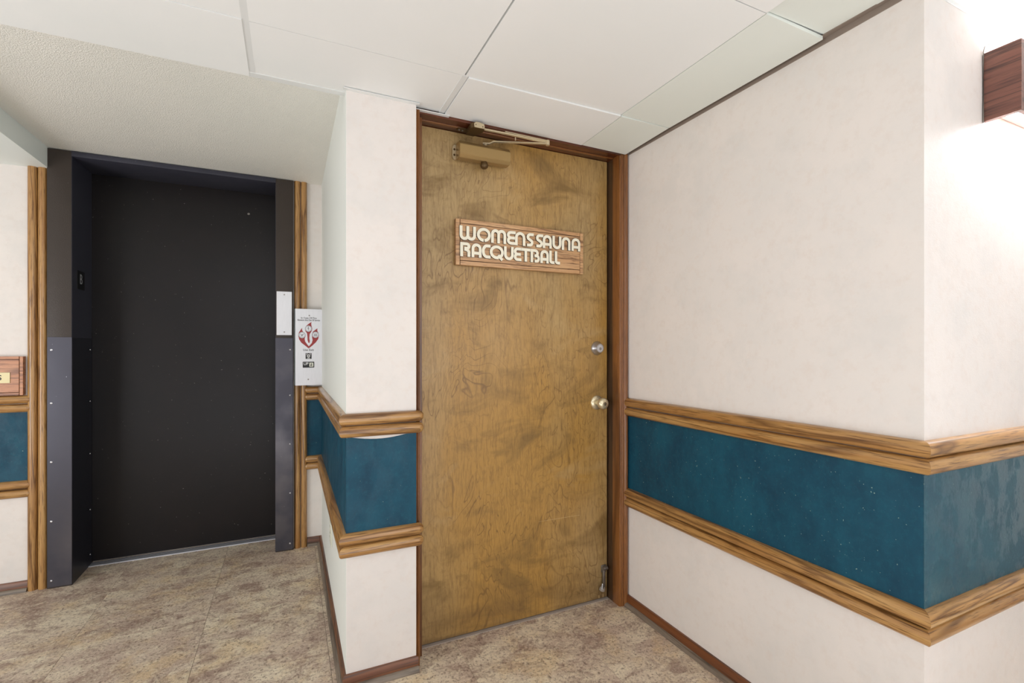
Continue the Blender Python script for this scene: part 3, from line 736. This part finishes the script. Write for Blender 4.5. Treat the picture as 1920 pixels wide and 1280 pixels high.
# ------------------------------------------------------------------ sign
sg = empty('door_sign')
SY = 1.823
SX0, SX1, SZ0, SZ1 = .602, 1.2005, 1.4955, 1.6785
plaque_board(sg, SX0, SX1, SZ0, SZ1, SY, YD - .0005, ('sign_x', 'sign_x'), .0185, .0022)
def sx_of(zx):       # zoomed-crop column -> place on the sign face
    u = 830 + zx / 6.857 - 960; a = math.radians(24.94)
    dx = F_PX * math.sin(a) + u * math.cos(a); dy = F_PX * math.cos(a) - u * math.sin(a)
    return dx / dy * (SY - .006)
def arc(cx, cz, rx, rz, a0, a1, n=9):
    return [(cx + rx * math.cos(math.radians(a0 + (a1 - a0) * i / n)), cz + rz * math.sin(math.radians(a0 + (a1 - a0) * i / n))) for i in range(n + 1)]
def strokes(ch, w_, h, t):
    k = t / 2; R_ = w_ / 2 - k
    if ch == 'U': r = R_; return [[(k, h)] + arc(w_ / 2, k + r, r, r, 180, 360) + [(w_ - k, h)]]
    if ch == 'N': r = R_; return [[(k, 0)] + arc(w_ / 2, h - k - r, r, r, 180, 0) + [(w_ - k, 0)]]
    if ch == 'A': r = R_; return [[(k, 0)] + arc(w_ / 2, h - k - r, r, r, 180, 0) + [(w_ - k, 0)], [(k, h * .30), (w_ - k, h * .30)]]
    if ch == 'W':
        r = (w_ - t) / 4; m_ = w_ / 2
        return [[(k, h)] + arc(k + r, k + r, r, r, 180, 360) + [(m_, h)], [(m_, h * .6)] + arc(m_ + r, k + r, r, r, 180, 360) + [(w_ - k, h)]]
    if ch == 'M':
        r = (w_ - t) / 4; m_ = w_ / 2
        return [[(k, 0)] + arc(k + r, h - k - r, r, r, 180, 0) + [(m_, 0)], [(m_, h * .4)] + arc(m_ + r, h - k - r, r, r, 180, 0) + [(w_ - k, 0)]]
    if ch == 'O': return [arc(w_ / 2, h / 2, R_, h / 2 - k, 268, -84, 36)]
    if ch == 'Q': return [arc(w_ / 2, h / 2, R_, h / 2 - k, -62, 290, 36), [(w_ * .60, h * .30), (w_ * .90, -h * .04)]]
    if ch == 'C': return [[(w_, h - k)] + arc(w_ * .56, h / 2, w_ * .56 - k, h / 2 - k, 90, 270, 16) + [(w_, k)]]
    if ch == 'E':
        rz = (h - t) / 4
        return [[(w_, h - k)] + arc(w_ * .48, h - k - rz, w_ * .48 - k, rz, 90, 270) + [(w_ * .92, h / 2)], [(w_ * .6, h / 2)] + arc(w_ * .48, k + rz, w_ * .48 - k, rz, 90, 270) + [(w_, k)]]
    if ch == 'S':
        rz = (h - t) / 4
        return [[(w_, h - k)] + arc(w_ * .50, h - k - rz * 1.0, w_ * .36, rz, 90, 215, 8) + arc(w_ * .40, k + rz * 1.0, w_ * .36, rz * 1.0, 35, -90, 8) + [(0, k)]]
    if ch == 'T': return [[(0, h - k), (w_, h - k)], [(w_ / 2, h - k), (w_ / 2, 0)]]
    if ch == 'L': q = min(t * .7, (w_ - k) * .8); return [[(k, h), (k, k + q + .001)] + arc(k + q, k + q, q, q, 180, 270, 5) + [(w_, k)]]
    if ch == 'R':
        rz = (h * .52 - t) / 2
        return [[(k, 0), (k, h)], [(k, h - k)] + arc(w_ - k - rz, h - k - rz, rz, rz, 90, -90) + [(w_ * .4, h - k - 2 * rz)], arc(w_ * .4, h * .30, w_ * .6 - k, h * .22, 90, 0, 6) + [(w_ - k, 0)]]
    if ch == 'B':
        rz = (h - t) / 4
        return [[(k, 0), (k, h)], [(k, h - k)] + arc(w_ * .86 - k - rz, h - k - rz, rz, rz, 90, -90) + [(w_ * .4, h / 2)], [(w_ * .4, h / 2)] + arc(w_ - k - rz, k + rz, rz, rz, 90, -90) + [(w_ * .42, k)]]
def ribbon(pts, t):
    pts = [Vector(p) for p in pts]; q = [pts[0]]
    for p in pts[1:]:
        if (p - q[-1]).length > 1e-5: q.append(p)
    pts = q; L = []; R_ = []
    for i, p in enumerate(pts):
        ds = []
        if i > 0: ds.append((p - pts[i - 1]).normalized())
        if i < len(pts) - 1: ds.append((pts[i + 1] - p).normalized())
        d = sum(ds, Vector((0, 0))).normalized(); n = Vector((-d.y, d.x)); s = t / 2 / max(.5, n.dot(Vector((-ds[0].y, ds[0].x))))
        L.append(p + n * s); R_.append(p - n * s)
    return L, R_
def letter(ch, x0, x1, z0, h, t, parent):
    bm = bmesh.new(); y1 = SY + .0002; y0 = SY - .0065
    for k, st in enumerate(strokes(ch, x1 - x0, h, t)):
        L, R_ = ribbon(st, t); yy = y0 - .00008 * k
        f = lambda p, y: bm.verts.new((x0 + p.x, y, z0 + p.y))
        lf = [f(p, yy) for p in L]; rf = [f(p, yy) for p in R_]; lb = [f(p, y1) for p in L]; rb = [f(p, y1) for p in R_]
        for i in range(len(L) - 1):
            bm.faces.new((lf[i], lf[i + 1], rf[i + 1], rf[i]))
            for q in ((lf[i], lf[i + 1], lb[i + 1], lb[i]), (rf[i], rf[i + 1], rb[i + 1], rb[i])): bm.faces.new(q).material_index = 1
        bm.faces.new((lf[0], rf[0], rb[0], lb[0])).material_index = 1; bm.faces.new((lf[-1], rf[-1], rb[-1], lb[-1])).material_index = 1
    return link('letter', bm, 'letter', parent, extra=('letter_side',))
row1 = [('W', 217, 427), ('O', 440, 618), ('M', 622, 815), ('E', 825, 937), ('N', 930, 1062), ('S', 1083, 1170), ('S', 1203, 1292), ('A', 1286, 1402), ('U', 1410, 1525), ('N', 1530, 1642), ('A', 1655, 1768)]
row2 = [('R', 225, 355), ('A', 370, 500), ('C', 503, 615), ('Q', 605, 785), ('U', 788, 912), ('E', 914, 1012), ('T', 1008, 1128), ('B', 1130, 1250), ('A', 1255, 1364), ('L', 1370, 1437), ('L', 1441, 1508)]
for ch, a, b in row1: letter(ch, sx_of(a), sx_of(b), 1.5940, .0570, .0120, sg)
for ch, a, b in row2: letter(ch, sx_of(a), sx_of(b), 1.5285, .0565, .0120, sg)
place(sg); tag(sg, 'carved oak sign reading WOMENS SAUNA RACQUETBALL in cream letters on the sauna door', 'sign')

# ------------------------------------------------------------------ bracket lamp
sc = empty('bracket_lamp')
LX0, LX1, LY0, LZ0, LZ1 = 1.685, 2.92, .560, 1.768, 1.950
bx('end_panel', 'sconce_wood', sc, LX0, LX0 + .016, LY0, YC - .001, LZ0, LZ1, bev=.0008, seg=1)
bx('end_panel', 'sconce_wood', sc, LX1 - .016, LX1, LY0, YC - .001, LZ0, LZ1, bev=.0008, seg=1)
bx('front_board', 'sconce_wood', sc, LX0 + .016, LX1 - .016, LY0, LY0 + .012, LZ0, LZ1, bev=.0008, seg=1)
bx('back_plate', 'white_metal', sc, LX0 + .017, LX1 - .017, YC - .012, YC - .001, LZ0 + .03, LZ1 - .03)
bm = bmesh.new(); tube(bm, [(LX0 + .03, .602, 1.885), (LX1 - .03, .602, 1.885)], .013, 12); link('tube', bm, 'tube', sc, smooth=True)
bm = bmesh.new(); tube(bm, [(LX0 + .03, .602, 1.835), (LX1 - .03, .602, 1.835)], .013, 12); link('tube', bm, 'tube', sc, smooth=True)
bm = bmesh.new(); tube(bm, [(LX0 - .002, YC - .003, LZ0 - .003), (LX0 - .002, YC - .003, LZ1 + .004), (LX0 - .002, YC - .006, LZ1 + .016), (LX0 + .002, YC - .014, LZ1 + .020)], .0014, 6); link('edge_wire', bm, 'chrome_dark', sc)
place(sc); tag(sc, 'dark oak box wall lamp glowing above and below near the right corner', 'lamp')
